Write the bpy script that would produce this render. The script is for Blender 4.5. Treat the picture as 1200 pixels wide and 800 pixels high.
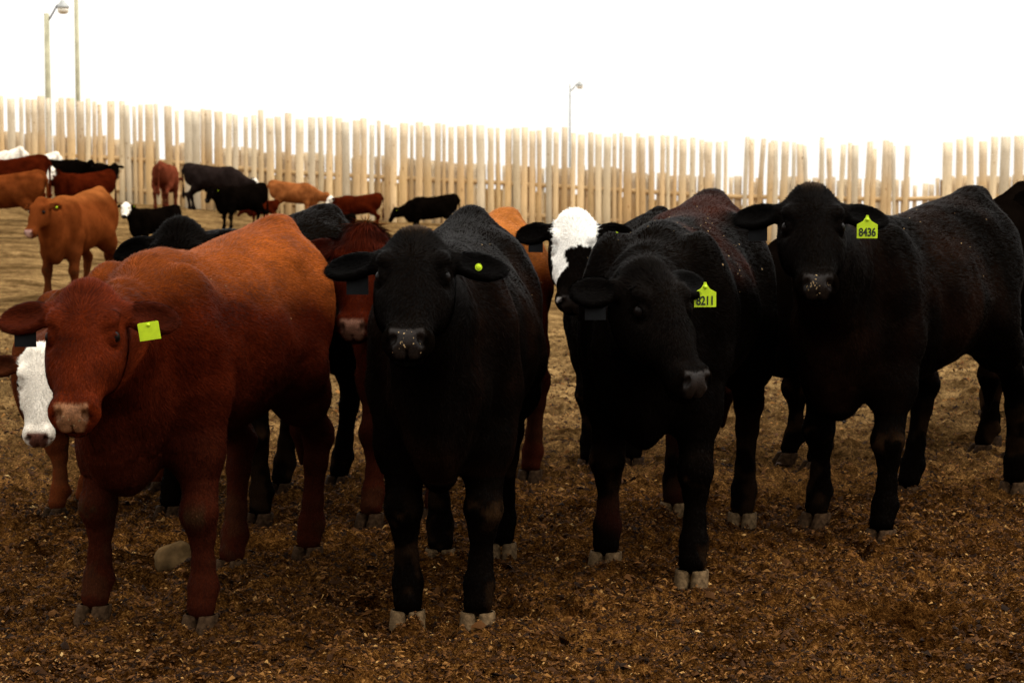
import bpy, math, time
import numpy as np
from mathutils import Vector, Matrix
T0 = time.time()
rng = np.random.default_rng(7)
scene = bpy.context.scene
for o in list(bpy.data.objects): bpy.data.objects.remove(o)
COL = scene.collection

# ------------------------------------------------------------------ camera
CAM_H = 1.6
FPX = 2500.0
PITCH = math.atan(220 / FPX)
cam = bpy.data.cameras.new('camera')
cam.lens = 75; cam.sensor_width = 36; cam.clip_start = 0.1; cam.clip_end = 6000
cam.dof.use_dof = True; cam.dof.focus_distance = 7.3; cam.dof.aperture_fstop = 8
camo = bpy.data.objects.new('camera', cam); COL.objects.link(camo)
camo.location = (0, 0, CAM_H); camo.rotation_euler = (math.pi / 2 - PITCH, 0, 0)
scene.camera = camo

# ------------------------------------------------------------------ sky, sun, exposure
SUN_EL, SUN_AZ = math.radians(56), math.radians(96)      # azimuth measured from +Y towards +X
w = bpy.data.worlds.new('World'); scene.world = w; w.use_nodes = True
nt = w.node_tree; nt.nodes.clear()
out = nt.nodes.new('ShaderNodeOutputWorld'); bg = nt.nodes.new('ShaderNodeBackground')
sky = nt.nodes.new('ShaderNodeTexSky'); sky.sky_type = 'NISHITA'; sky.sun_disc = False
sky.sun_elevation = SUN_EL; sky.sun_rotation = SUN_AZ
sky.air_density = 1.0; sky.dust_density = 6.0; sky.altitude = 300
hs = nt.nodes.new('ShaderNodeHueSaturation'); hs.inputs['Saturation'].default_value = 0.12
hs.inputs['Value'].default_value = 1.0
# thin bright overcast: brightest overhead, as an overcast sky is
tc = nt.nodes.new('ShaderNodeTexCoord'); sp = nt.nodes.new('ShaderNodeSeparateXYZ')
mr = nt.nodes.new('ShaderNodeMapRange'); mr.inputs['From Min'].default_value = 0.0; mr.inputs['From Max'].default_value = 1.0
mr.inputs['To Min'].default_value = 0.0; mr.inputs['To Max'].default_value = 26.0
m1_ = nt.nodes.new('ShaderNodeMath'); m1_.operation = 'MULTIPLY_ADD'; m1_.inputs[1].default_value = 5.2; m1_.inputs[2].default_value = 8.2
m2_ = nt.nodes.new('ShaderNodeMath'); m2_.operation = 'ADD'
veil = nt.nodes.new('ShaderNodeCombineColor')
mul = []
for k, f in enumerate((1.0, 0.965, 0.90)):
    m = nt.nodes.new('ShaderNodeMath'); m.operation = 'MULTIPLY'; m.inputs[1].default_value = f
    nt.links.new(m2_.outputs[0], m.inputs[0]); nt.links.new(m.outputs[0], veil.inputs[k])
add = nt.nodes.new('ShaderNodeVectorMath'); add.operation = 'ADD'
L = nt.links.new
L(tc.outputs['Generated'], sp.inputs[0]); L(sp.outputs[2], mr.inputs['Value']); L(sp.outputs[1], m1_.inputs[0]); L(m1_.outputs[0], m2_.inputs[0]); L(mr.outputs[0], m2_.inputs[1])
L(sky.outputs[0], hs.inputs['Color']); L(hs.outputs[0], add.inputs[0]); L(veil.outputs[0], add.inputs[1])
L(add.outputs[0], bg.inputs[0]); L(bg.outputs[0], out.inputs[0])
bg.inputs[1].default_value = 0.085
sun = bpy.data.lights.new('sun', 'SUN'); sun.energy = 1.4; sun.angle = math.radians(14); sun.color = (1.0, 0.93, 0.82)
suno = bpy.data.objects.new('sun', sun); COL.objects.link(suno)
sv = Vector((math.sin(SUN_AZ) * math.cos(SUN_EL), math.cos(SUN_AZ) * math.cos(SUN_EL), math.sin(SUN_EL)))
suno.rotation_euler = sv.to_track_quat('Z', 'Y').to_euler()
suno.location = (0, 0, 30)
scene.render.engine = 'CYCLES'
scene.view_settings.view_transform = 'Standard'; scene.view_settings.look = 'None'
scene.view_settings.exposure = 0.0; scene.view_settings.gamma = 1.0
scene.cycles.max_bounces = 5; scene.cycles.diffuse_bounces = 3

# ------------------------------------------------------------------ terrain
TX = np.array([-0.6, -0.24, -0.176, -0.104, 0.0, 0.1, 0.18, 0.24, 0.6])
TZ = np.array([0.30, 0.22, 0.0, -0.43, -0.78, -1.2, -1.3, -1.15, -1.0])
def sstep(a, b, x):
    t = np.clip((x - a) / (b - a), 0, 1); return t * t * (3 - 2 * t)
def terrain(x, y):
    x = np.asarray(x, float); y = np.asarray(y, float)
    a = x / np.maximum(y, 5)
    return np.interp(a, TX, TZ) * sstep(13, 58, y) - np.maximum(y - 76, 0) * np.interp(a, [-.2, .05, .2], [.004, .02, .03])
def ray(px, py):
    v = np.array([(px - 600) / FPX, 1.0, -(py - 400) / FPX])
    c, s = math.cos(PITCH), math.sin(PITCH)
    return np.array([v[0], v[1] * c + v[2] * s, -v[1] * s + v[2] * c])
def on_ground(px, py):
    r = ray(px, py); lo, hi = 2.0, 400.0
    for _ in range(50):
        m = (lo + hi) / 2
        p = r * (m / r[1])
        if p[2] + CAM_H > terrain(p[0], m): lo = m
        else: hi = m
    p = r * (lo / r[1]); return np.array([p[0], lo, p[2] + CAM_H])
def at_dist(px, py, y):
    r = ray(px, py); p = r * (y / r[1]); return np.array([p[0], y, p[2] + CAM_H])

# ------------------------------------------------------------------ helpers
def _hash(i, j, k, seed):
    n = (i * 374761393 + j * 668265263 + k * 1274126177 + seed * 144269).astype(np.int64)
    n = (n ^ (n >> 13)) * 1274126177 & 0x7fffffff
    n = (n ^ (n >> 16)) & 0xffff
    return n.astype(np.float32) / 65535.0
def vnoise(p, freq, seed=0):
    q = p * freq; f = np.floor(q); t = (q - f).astype(np.float32); t = t * t * (3 - 2 * t); f = f.astype(np.int64)
    r = 0
    for a in (0, 1):
        wa = t[:, 0] if a else 1 - t[:, 0]
        for b in (0, 1):
            wb = t[:, 1] if b else 1 - t[:, 1]
            for c in (0, 1):
                wc = t[:, 2] if c else 1 - t[:, 2]
                r = r + wa * wb * wc * _hash(f[:, 0] + a, f[:, 1] + b, f[:, 2] + c, seed)
    return r * 2 - 1
def fbm(p, freq, octs=4, seed=0, gain=0.5):
    r = 0; a = 1.0
    for i in range(octs):
        r = r + a * vnoise(p, freq * 2 ** i, seed + i * 17); a *= gain
    return r
def mesh_np(name, V, faces_flat, counts, mat, cols=None, smooth=True):
    me = bpy.data.meshes.new(name)
    V = np.ascontiguousarray(V, np.float32); n = len(V)
    me.vertices.add(n); me.vertices.foreach_set('co', V.ravel())
    faces_flat = np.ascontiguousarray(faces_flat, np.int32).ravel(); counts = np.asarray(counts, np.int32)
    me.loops.add(len(faces_flat)); me.loops.foreach_set('vertex_index', faces_flat)
    me.polygons.add(len(counts)); starts = np.concatenate([[0], np.cumsum(counts)[:-1]]).astype(np.int32)
    me.polygons.foreach_set('loop_start', starts)
    if smooth: me.polygons.foreach_set('use_smooth', np.ones(len(counts), bool))
    if cols is not None:
        ca = me.color_attributes.new('Col', 'FLOAT_COLOR', 'POINT')
        c4 = np.ones((n, 4), np.float32); c4[:, :cols.shape[1]] = cols; ca.data.foreach_set('color', c4.ravel())
    me.update(calc_edges=True); me.validate()
    if mat: me.materials.append(mat)
    return me
def quads(name, V, Q, mat, cols=None, smooth=True):
    return mesh_np(name, V, Q, np.full(len(Q), 4), mat, cols, smooth)
def link(name, me, parent=None, loc=(0, 0, 0), rot=(0, 0, 0), **props):
    o = bpy.data.objects.new(name, me); COL.objects.link(o); o.location = loc; o.rotation_euler = rot
    if parent: o.parent = parent
    for k, v in props.items(): o[k] = v
    return o
class MB:
    def __init__(s): s.v = []; s.f = []
    def add(s, vs, fs):
        b = len(s.v); s.v += [tuple(v) for v in vs]; s.f += [tuple(i + b for i in f) for f in fs]
    def tube(s, pts, rad, n=10, cap=True):
        pts = [Vector(p) for p in pts]; rings = []
        for i, p in enumerate(pts):
            d = (pts[min(i + 1, len(pts) - 1)] - pts[max(i - 1, 0)]).normalized()
            up = Vector((0, 0, 1)) if abs(d.z) < .9 else Vector((1, 0, 0))
            a = d.cross(up).normalized(); b = d.cross(a)
            r = rad[i] if hasattr(rad, '__len__') else rad
            rings.append([p + (a * math.cos(t) + b * math.sin(t)) * r for t in [2 * math.pi * k / n for k in range(n)]])
        vs = [v for r in rings for v in r]; fs = []
        for i in range(len(pts) - 1):
            for k in range(n):
                fs.append((i * n + k, i * n + (k + 1) % n, (i + 1) * n + (k + 1) % n, (i + 1) * n + k))
        if cap: fs.append(tuple(range(n))[::-1]); fs.append(tuple((len(pts) - 1) * n + k for k in range(n)))
        s.add(vs, fs)
    def box(s, c, sz, R=None):
        vs = []
        for x in (-.5, .5):
            for y in (-.5, .5):
                for z in (-.5, .5):
                    v = Vector((x * sz[0], y * sz[1], z * sz[2]))
                    if R: v = R @ v
                    vs.append(v + Vector(c))
        s.add(vs, [(0, 1, 3, 2), (4, 6, 7, 5), (0, 4, 5, 1), (2, 3, 7, 6), (0, 2, 6, 4), (1, 5, 7, 3)])
    def mesh(s, name, mat, smooth=False):
        me = bpy.data.meshes.new(name); me.from_pydata(s.v, [], s.f); me.update()
        if smooth: me.polygons.foreach_set('use_smooth', np.ones(len(me.polygons), bool))
        if mat: me.materials.append(mat)
        return me

# ------------------------------------------------------------------ materials
def new_mat(name):
    m = bpy.data.materials.new(name); m.use_nodes = True
    return m, m.node_tree, m.node_tree.nodes['Principled BSDF']
def nd(nt, t, **kw):
    n = nt.nodes.new(t)
    for k, v in kw.items():
        if k in n.inputs: n.inputs[k].default_value = v
        else: setattr(n, k, v)
    return n
def ramp(nt, stops):
    r = nt.nodes.new('ShaderNodeValToRGB'); e = r.color_ramp.elements
    while len(e) < len(stops): e.new(0.5)
    for el, (p, c) in zip(e, stops): el.position = p; el.color = (*c, 1)
    return r
def coat_mat(name, rough=0.6, spec=0.25, sheen=0.0, fine=260):
    m, t, p = new_mat(name)
    at = nd(t, 'ShaderNodeAttribute', attribute_name='Col')
    tc = nd(t, 'ShaderNodeTexCoord')
    mp = nd(t, 'ShaderNodeMapping'); mp.inputs['Scale'].default_value = (0.35, 1, 0.6)
    n1 = nd(t, 'ShaderNodeTexNoise', Scale=fine, Detail=3.0)
    n2 = nd(t, 'ShaderNodeTexNoise', Scale=7.0, Detail=5.0)
    t.links.new(tc.outputs['Object'], mp.inputs[0]); t.links.new(mp.outputs[0], n1.inputs['Vector'])
    t.links.new(tc.outputs['Object'], n2.inputs['Vector'])
    r1 = ramp(t, [(0.3, (.65, .65, .65)), (0.7, (1.25, 1.25, 1.25))]); r2 = ramp(t, [(0.3, (.7, .66, .62)), (0.72, (1.25, 1.25, 1.25))])
    t.links.new(n1.outputs[0], r1.inputs[0]); t.links.new(n2.outputs[0], r2.inputs[0])
    m1 = nd(t, 'ShaderNodeMix', data_type='RGBA', blend_type='MULTIPLY'); m1.inputs[0].default_value = 1
    m2 = nd(t, 'ShaderNodeMix', data_type='RGBA', blend_type='MULTIPLY'); m2.inputs[0].default_value = 1
    t.links.new(at.outputs['Color'], m1.inputs[6]); t.links.new(r1.outputs[0], m1.inputs[7])
    t.links.new(m1.outputs[2], m2.inputs[6]); t.links.new(r2.outputs[0], m2.inputs[7])
    t.links.new(m2.outputs[2], p.inputs['Base Color'])
    p.inputs['Roughness'].default_value = rough; p.inputs['Specular IOR Level'].default_value = spec
    for sock, lo_, hi_ in (('Roughness', .38, rough), ('Specular IOR Level', .13, spec)):     # wet nose skin
        q = nd(t, 'ShaderNodeMapRange'); q.inputs['To Min'].default_value = lo_; q.inputs['To Max'].default_value = hi_
        t.links.new(at.outputs['Alpha'], q.inputs[0]); t.links.new(q.outputs[0], p.inputs[sock])
    b = nd(t, 'ShaderNodeBump', Strength=0.3, Distance=0.005)
    t.links.new(n1.outputs[0], b.inputs['Height']); t.links.new(b.outputs[0], p.inputs['Normal'])
    return m
M_COAT = coat_mat('cattle_coat', .8, .0)
def hair_mat():
    m, t, p = new_mat('cattle_hair')
    at = nd(t, 'ShaderNodeAttribute', attribute_name='Col')
    t.links.new(at.outputs['Color'], p.inputs['Base Color'])
    p.inputs['Roughness'].default_value = 0.55; p.inputs['Specular IOR Level'].default_value = 0.012
    return m
M_HAIR = hair_mat()
def simple(name, col, rough=0.6, spec=0.4, nscale=None, var=0.4, bump=0.0, metal=0):
    m, t, p = new_mat(name)
    p.inputs['Roughness'].default_value = rough; p.inputs['Specular IOR Level'].default_value = spec; p.inputs['Metallic'].default_value = metal
    n = nd(t, 'ShaderNodeTexNoise', Scale=nscale or 20.0, Detail=5.0); tc = nd(t, 'ShaderNodeTexCoord')
    t.links.new(tc.outputs['Object'], n.inputs['Vector'])
    r = ramp(t, [(0.3, tuple(c * (1 - var) for c in col)), (0.7, tuple(min(1, c * (1 + var)) for c in col))])
    t.links.new(n.outputs[0], r.inputs[0]); t.links.new(r.outputs[0], p.inputs['Base Color'])
    if bump:
        b = nd(t, 'ShaderNodeBump', Strength=bump, Distance=0.01); t.links.new(n.outputs[0], b.inputs['Height']); t.links.new(b.outputs[0], p.inputs['Normal'])
    return m
M_EYE = simple('eye_dark', (0.004, 0.0025, 0.002), 0.3, 0.06, 30, .3)
M_HOOF = simple('hoof_horn', (0.085, 0.053, 0.026), 0.65, 0.01, 45, .6, .6)
M_HOOFD = simple('hoof_horn_dark', (0.022, 0.012, 0.006), 0.7, 0.01, 45, .6, .6)
M_HOOFB = simple('hoof_horn_brown', (0.036, 0.020, 0.010), 0.8, 0.01, 45, .6, .6)
M_TAGY = simple('tag_yellow', (0.46, 0.62, 0.008), 0.45, 0.4, 35, .10)
M_TAGD = simple('tag_dark', (0.0055, 0.006, 0.0065), 0.6, 0.10, 35, .25)
M_INK = simple('tag_ink', (0.015, 0.02, 0.008), 0.6, 0.3, 60, .3)
M_STRAW = simple('straw_bits', (0.27, 0.18, 0.085), 0.8, 0.2, 60, .5)
M_METAL = simple('lamp_steel', (0.33, 0.34, 0.33), 0.5, 0.5, 8, .15, metal=0.0)
M_GLASS = simple('lamp_glass', (0.75, 0.70, 0.58), 0.3, 0.5, 8, .05)
M_POLE = simple('pole_timber', (0.42, 0.40, 0.27), 0.8, 0.2, 3, .2)
M_ARM = simple('arm_steel', (0.05, 0.05, 0.06), 0.5, 0.5, 8, .2)
M_WIRE = simple('wire', (0.55, 0.55, 0.55), 0.6, 0.3, 8, .1)
M_ROCK = simple('rock', (0.085, 0.050, 0.020), 0.95, 0.02, 18, .45, .8)

# ------------------------------------------------------------------ ground
def ground_mat():
    m, t, p = new_mat('feedlot_dirt')
    tc = nd(t, 'ShaderNodeTexCoord')
    def nz(s, d=6.0, r=.6):
        n = nd(t, 'ShaderNodeTexNoise', Scale=s, Detail=d, Roughness=r); t.links.new(tc.outputs['Object'], n.inputs['Vector']); return n
    big, mid, fine, vf = nz(1.1, 5), nz(6, 6, .65), nz(38, 8, .7), nz(150, 4, .6)
    c1 = ramp(t, [(0.37, (.005, .0021, .0006)), (0.47, (.032, .0130, .0031)), (0.55, (.090, .038, .0092)), (0.67, (.25, .130, .038))])
    c2 = ramp(t, [(0.36, (.38, .33, .28)), (0.58, (1.3, 1.27, 1.2))])
    c3 = ramp(t, [(0.38, (.48, .45, .42)), (0.62, (1.25, 1.25, 1.25))])
    # dry, trodden pale dirt farther into the pen
    sx = nd(t, 'ShaderNodeSeparateXYZ'); t.links.new(tc.outputs['Object'], sx.inputs[0])
    mr = nd(t, 'ShaderNodeMapRange'); mr.inputs['From Min'].default_value = 9.6; mr.inputs['From Max'].default_value = 14.5
    t.links.new(sx.outputs[1], mr.inputs[0])
    dry = ramp(t, [(0.36, (.040, .023, .009)), (0.5, (.135, .083, .034)), (0.64, (.27, .178, .080))])
    ad = nd(t, 'ShaderNodeMath', operation='ADD'); t.links.new(fine.outputs[0], ad.inputs[0]); t.links.new(vf.outputs[0], ad.inputs[1])
    hf = nd(t, 'ShaderNodeMath', operation='MULTIPLY'); hf.inputs[1].default_value = .5; t.links.new(ad.outputs[0], hf.inputs[0])
    t.links.new(hf.outputs[0], c1.inputs[0]); t.links.new(mid.outputs[0], c2.inputs[0]); t.links.new(big.outputs[0], c3.inputs[0])
    t.links.new(hf.outputs[0], dry.inputs[0])
    mx = nd(t, 'ShaderNodeMix', data_type='RGBA'); t.links.new(mr.outputs[0], mx.inputs[0]); t.links.new(c1.outputs[0], mx.inputs[6]); t.links.new(dry.outputs[0], mx.inputs[7])
    cur = mx.outputs[2]
    for c in (c2, c3):
        q = nd(t, 'ShaderNodeMix', data_type='RGBA', blend_type='MULTIPLY'); q.inputs[0].default_value = 1
        t.links.new(cur, q.inputs[6]); t.links.new(c.outputs[0], q.inputs[7]); cur = q.outputs[2]
    t.links.new(cur, p.inputs['Base Color'])
    p.inputs['Roughness'].default_value = .95; p.inputs['Specular IOR Level'].default_value = .0
    b = nd(t, 'ShaderNodeBump', Strength=1.0, Distance=0.02); t.links.new(hf.outputs[0], b.inputs['Height'])
    b2 = nd(t, 'ShaderNodeBump', Strength=.6, Distance=0.06); t.links.new(mid.outputs[0], b2.inputs['Height']); t.links.new(b.outputs[0], b2.inputs['Normal'])
    t.links.new(b2.outputs[0], p.inputs['Normal'])
    return m
def micro(x, y):
    P = np.stack([x, y, np.zeros_like(x)], 1)
    a = fbm(P, 3.2, 3, 3) * 0.022
    b = np.abs(fbm(P, 9, 3, 9)) * 0.048
    c = fbm(P, 40, 2, 21) * 0.011
    # hoof prints: paired claw dents with a pushed-up rim
    cs = .27; ix = np.floor(x / cs); iy = np.floor(y / cs); pr = np.zeros_like(x, dtype=float)
    for dx in (-1, 0, 1):
        for dy in (-1, 0, 1):
            i, j = (ix + dx).astype(np.int64), (iy + dy).astype(np.int64); k = np.zeros_like(i)
            h1, h2, h3, h4 = (_hash(i, j, k, q) for q in (201, 202, 203, 204))
            px_, py_ = (i + h1) * cs, (j + h2) * cs; an = h3 * 6.283
            u = (x - px_) * np.cos(an) + (y - py_) * np.sin(an); v = -(x - px_) * np.sin(an) + (y - py_) * np.cos(an)
            d = np.sqrt((u / .060) ** 2 + ((np.abs(v) - .030) / .030) ** 2); on = h4 > .45
            pr += on * (-.020 * (1 - sstep(.5, 1.2, d)) + .010 * np.exp(-((d - 1.6) / .35) ** 2))
    return a + b + c + pr - 0.020
ys = [-3000, -400, -60, -10, 0, 2.5]
y = 3.6
while y < 20: ys.append(y); y *= 1.0026
while y < 80: ys.append(y); y *= 1.012
while y < 5000: ys.append(y); y *= 1.15
ys = np.array(ys)
tc_ = np.concatenate([-np.geomspace(.30, 40, 26)[::-1], np.linspace(-.295, .295, 430), np.geomspace(.30, 40, 26)])
GY, GT = np.meshgrid(ys, tc_, indexing='ij')
GX = GT * np.maximum(np.abs(GY), 3.6)
near = (1 - sstep(16, 24, GY)) * sstep(2.4, 3.6, GY) * (np.abs(GT) < .3)
GZ = terrain(GX, GY)
GZ = GZ + micro(GX.ravel(), GY.ravel()).reshape(GX.shape) * near * 1.0
mid_n = fbm(np.stack([GX.ravel(), GY.ravel(), 0 * GX.ravel()], 1), .8, 3, 5).reshape(GX.shape) * .05 * sstep(12, 25, GY) * (1 - sstep(80, 150, GY))
GZ = GZ + mid_n
ny, nx = GX.shape
I = np.arange(ny * nx).reshape(ny, nx)
Q = np.stack([I[:-1, :-1], I[:-1, 1:], I[1:, 1:], I[1:, :-1]], -1).reshape(-1, 4)
gm = quads('ground', np.stack([GX, GY, GZ], -1).reshape(-1, 3), Q, ground_mat())
link('ground', gm, kind='structure', label='trampled brown feedlot dirt and manure litter')

# litter: straw, chips and small clods pressed into the dirt (nobody could count it)
def litter(n, y0, y1, smin, smax, seed, dens_pow=1.0, asp0=.25, asp1=.6):
    r = np.random.default_rng(seed)
    u = r.random(n); yy = y0 + (y1 - y0) * u ** dens_pow
    xx = (r.random(n) * 2 - 1) * .29 * yy
    cl = vnoise(np.stack([xx, yy, 0 * xx], 1), 2.2, 4) + .6 * vnoise(np.stack([xx, yy, 0 * xx], 1), 6, 14)
    keep = cl > -0.45 - r.random(n) * .5
    xx, yy, cl = xx[keep], yy[keep], cl[keep]; n = len(xx)
    zz = terrain(xx, yy) + micro(xx, yy) * (1 - sstep(16, 24, yy)) + .004
    s = smin + (smax - smin) * r.random(n) ** 2.5
    ang = r.random(n) * 2 * np.pi; el = r.normal(0, .35, n)
    asp = asp0 + asp1 * r.random(n)
    a = np.stack([np.cos(ang) * np.cos(el), np.sin(ang) * np.cos(el), np.sin(el)], 1) * s[:, None]
    b = np.stack([-np.sin(ang), np.cos(ang), r.normal(0, .4, n)], 1) * (s * asp)[:, None]
    c = np.stack([0 * s, 0 * s, s * (.25 + .5 * r.random(n))], 1)
    P = np.stack([xx, yy, zz], 1)
    j = lambda: 1 + r.normal(0, .2, (n, 1))
    V = np.stack([P - a * j(), P - b * j() + c * .2, P + a * j(), P + b * j(), P + c * j()], 1).reshape(-1, 3)
    base = np.arange(n)[:, None] * 5
    F = np.concatenate([base + np.array([[0, 1, 4]]), base + np.array([[1, 2, 4]]), base + np.array([[2, 3, 4]]), base + np.array([[3, 0, 4]])])
    pal = np.array([[.009, .0036, .001], [.026, .0100, .0026], [.056, .0215, .0048], [.105, .042, .010], [.18, .082, .021], [.27, .145, .045], [.36, .23, .09]])
    pr = np.array([.24, .27, .24, .16, .07, .018, .002]) if smax < .02 or asp0 < .1 else np.array([.38, .34, .2, .07, .01, 0, 0])
    ci = r.choice(len(pal), n, p=pr)
    cc = pal[ci] * (.75 + .5 * r.random((n, 1)))
    return V, F, np.repeat(cc, 5, 0)
def litter_mat():
    m, t, p = new_mat('litter'); at = nd(t, 'ShaderNodeAttribute', attribute_name='Col')
    t.links.new(at.outputs['Color'], p.inputs['Base Color']); p.inputs['Roughness'].default_value = .8; p.inputs['Specular IOR Level'].default_value = .06
    return m
Vs, Fs, Cs = [], [], []; off = 0
for args in ((130000, 4.6, 9.5, .003, .011, 1, 1.2), (50000, 9, 18, .005, .014, 2, 1.3), (9000, 4.6, 16, .010, .026, 3, 1.2), (70000, 4.6, 10, .006, .019, 5, 1.2, .07, .10), (30000, 9, 20, .010, .026, 6, 1.3, .07, .12)):
    V, F, C = litter(*args); Vs.append(V); Fs.append(F + off); Cs.append(C); off += len(V)
V = np.concatenate(Vs); F = np.concatenate(Fs)
lm = mesh_np('litter', V, F, np.full(len(F), 3), litter_mat(), np.concatenate(Cs), smooth=False)
link('ground_litter', lm, kind='stuff', label='loose straw, wood chips and crumbled manure covering the pen floor', category='litter')
print('ground', time.time() - T0)

# ------------------------------------------------------------------ signed-distance modelling of cattle
def lin(vals, i): return np.array([v[i] for v in vals], float)
class Field:
    def __init__(s, lo, hi, h):
        s.h = h; s.lo = np.array(lo, np.float32)
        s.n = np.ceil((np.array(hi) - np.array(lo)) / h).astype(int) + 1
        s.ax = [s.lo[i] + h * np.arange(s.n[i], dtype=np.float32) for i in range(3)]
        s.d = np.full(s.n, 1.0, np.float32)
    def sub(s, lo, hi):
        sl = []
        for i in range(3):
            a = int(np.clip(math.floor((lo[i] - s.lo[i]) / s.h), 0, s.n[i])); b = int(np.clip(math.ceil((hi[i] - s.lo[i]) / s.h) + 1, 0, s.n[i]))
            sl.append(slice(a, b))
        X, Y, Z = np.meshgrid(s.ax[0][sl[0]], s.ax[1][sl[1]], s.ax[2][sl[2]], indexing='ij', sparse=True)
        return tuple(sl), X, Y, Z
    def join(s, sl, f, k):
        d = s.d[sl]
        if f.size == 0: return
        h = np.maximum(k - np.abs(d - f), 0) / k
        s.d[sl] = np.minimum(d, f) - h * h * k * .25
    def cut(s, sl, f, k):
        d = s.d[sl]; f = -f
        h = np.maximum(k - np.abs(d - f), 0) / k
        s.d[sl] = np.maximum(d, f) + h * h * k * .25
    def cone(s, a, b, r1, r2, k=.04):
        a = np.array(a, np.float32); b = np.array(b, np.float32); m = max(r1, r2) + k + 3 * s.h
        sl, X, Y, Z = s.sub(np.minimum(a, b) - m, np.maximum(a, b) + m)
        ba = b - a; L2 = float(ba @ ba) + 1e-9
        t = np.clip(((X - a[0]) * ba[0] + (Y - a[1]) * ba[1] + (Z - a[2]) * ba[2]) / L2, 0, 1)
        f = np.sqrt((X - a[0] - t * ba[0]) ** 2 + (Y - a[1] - t * ba[1]) ** 2 + (Z - a[2] - t * ba[2]) ** 2) - (r1 + (r2 - r1) * t)
        s.join(sl, f, k)
    def ell(s, c, r, A=None, k=.04, cut=False):
        """ellipsoid; A rows are its axes"""
        c = np.array(c, np.float32); r = np.array(r, np.float32)
        A = np.eye(3, dtype=np.float32) if A is None else np.array(A, np.float32)
        e = np.sqrt((A.T ** 2 @ (r ** 2))) + k + 3 * s.h
        sl, X, Y, Z = s.sub(c - e, c + e)
        X = X - c[0]; Y = Y - c[1]; Z = Z - c[2]
        q = [(A[i, 0] * X + A[i, 1] * Y + A[i, 2] * Z) for i in range(3)]
        k0 = np.sqrt((q[0] / r[0]) ** 2 + (q[1] / r[1]) ** 2 + (q[2] / r[2]) ** 2)
        k1 = np.sqrt((q[0] / r[0] ** 2) ** 2 + (q[1] / r[1] ** 2) ** 2 + (q[2] / r[2] ** 2) ** 2) + 1e-6
        f = k0 * (k0 - 1) / k1
        (s.cut if cut else s.join)(sl, f, k)
    def loft(s, o, A, st, p=2.3, tap=0.0, k=.05, tl=0.0):
        """stations (s, halfwidth, top, bottom) along A[0]; A[1] lateral, A[2] up"""
        o = np.array(o, np.float32); A = np.array(A, np.float32)
        S = lin(st, 0); W = lin(st, 1); Tt = lin(st, 2); B = lin(st, 3)
        pts = []
        for i in range(len(st)):
            for sy in (-1, 1):
                for z in (Tt[i], B[i]): pts.append(o + A[0] * S[i] + A[1] * sy * W[i] + A[2] * z)
        pts = np.array(pts); m = k + 3 * s.h
        sl, X, Y, Z = s.sub(pts.min(0) - m, pts.max(0) + m)
        X = X - o[0]; Y = Y - o[1]; Z = Z - o[2]
        q = [(A[i, 0] * X + A[i, 1] * Y + A[i, 2] * Z) for i in range(3)]
        w = np.interp(q[0], S, W).astype(np.float32); tp = np.interp(q[0], S, Tt).astype(np.float32); bt = np.interp(q[0], S, B).astype(np.float32)
        hh = (tp - bt) / 2; c = (tp + bt) / 2
        zz = (q[2] - c) / hh
        ww = w * (1 - tap * np.clip(zz, 0, 1) ** 1.5 - tl * np.clip(-zz, 0, 1) ** 2)
        f = ((np.abs(q[1]) / ww) ** p + np.abs(zz) ** p) ** (1 / p) - 1
        f = f * np.minimum(w, hh)
        f = np.maximum(f, np.maximum(S[0] - q[0], q[0] - S[-1])).astype(np.float32)
        s.join(sl, f, k)
    def mesh(s):
        d = s.d; n = d.shape
        ins = d < 0
        c = ins[:-1, :-1, :-1].astype(np.int8)
        tot = np.zeros(tuple(np.array(n) - 1), np.int8)
        for a in (0, 1):
            for b in (0, 1):
                for e in (0, 1): tot += ins[a:n[0] - 1 + a, b:n[1] - 1 + b, e:n[2] - 1 + e]
        act = (tot > 0) & (tot < 8)
        ci = np.argwhere(act); m = len(ci)
        vid = np.full(act.shape, -1, np.int32); vid[act] = np.arange(m)
        acc = np.zeros((m, 3), np.float32); cnt = np.zeros(m, np.float32)
        cor = [(a, b, e) for a in (0, 1) for b in (0, 1) for e in (0, 1)]
        val = {q: d[ci[:, 0] + q[0], ci[:, 1] + q[1], ci[:, 2] + q[2]] for q in cor}
        for q in cor:
            for ax in range(3):
                if q[ax] == 0:
                    r = list(q); r[ax] = 1; r = tuple(r)
                    v0, v1 = val[q], val[r]; x = (v0 < 0) != (v1 < 0)
                    t = np.where(x, v0 / np.where(v0 == v1, 1, v0 - v1), 0)
                    p = np.tile(np.array(q, np.float32), (m, 1)); p[:, ax] = t
                    acc[x] += p[x]; cnt[x] += 1
        V = (ci + acc / cnt[:, None]) * s.h + s.lo
        Qs = []
        for ax in range(3):
            a2, a3 = (ax + 1) % 3, (ax + 2) % 3
            i0 = [slice(1, n[i] - 1) for i in range(3)]; i0[ax] = slice(0, n[ax] - 1)
            i1 = list(i0); i1[ax] = slice(1, n[ax])
            A, B = ins[tuple(i0)], ins[tuple(i1)]
            for flip in (0, 1):
                E = np.argwhere((A & ~B) if not flip else (~A & B))
                if not len(E): continue
                base = E + np.array([i0[i].start for i in range(3)])
                def g(d2, d3):
                    b = base.copy(); b[:, a2] += d2; b[:, a3] += d3; return vid[b[:, 0], b[:, 1], b[:, 2]]
                q = np.stack([g(-1, -1), g(0, -1), g(0, 0), g(-1, 0)], 1)
                if flip: q = q[:, ::-1]
                Qs.append(q)
        return V, np.concatenate(Qs)
def normals(V, Q):
    n = np.cross(V[Q[:, 2]] - V[Q[:, 0]], V[Q[:, 3]] - V[Q[:, 1]])
    N = np.zeros_like(V)
    for i in range(4): np.add.at(N, Q[:, i], n)
    return N / (np.linalg.norm(N, axis=1, keepdims=True) + 1e-9)

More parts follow.
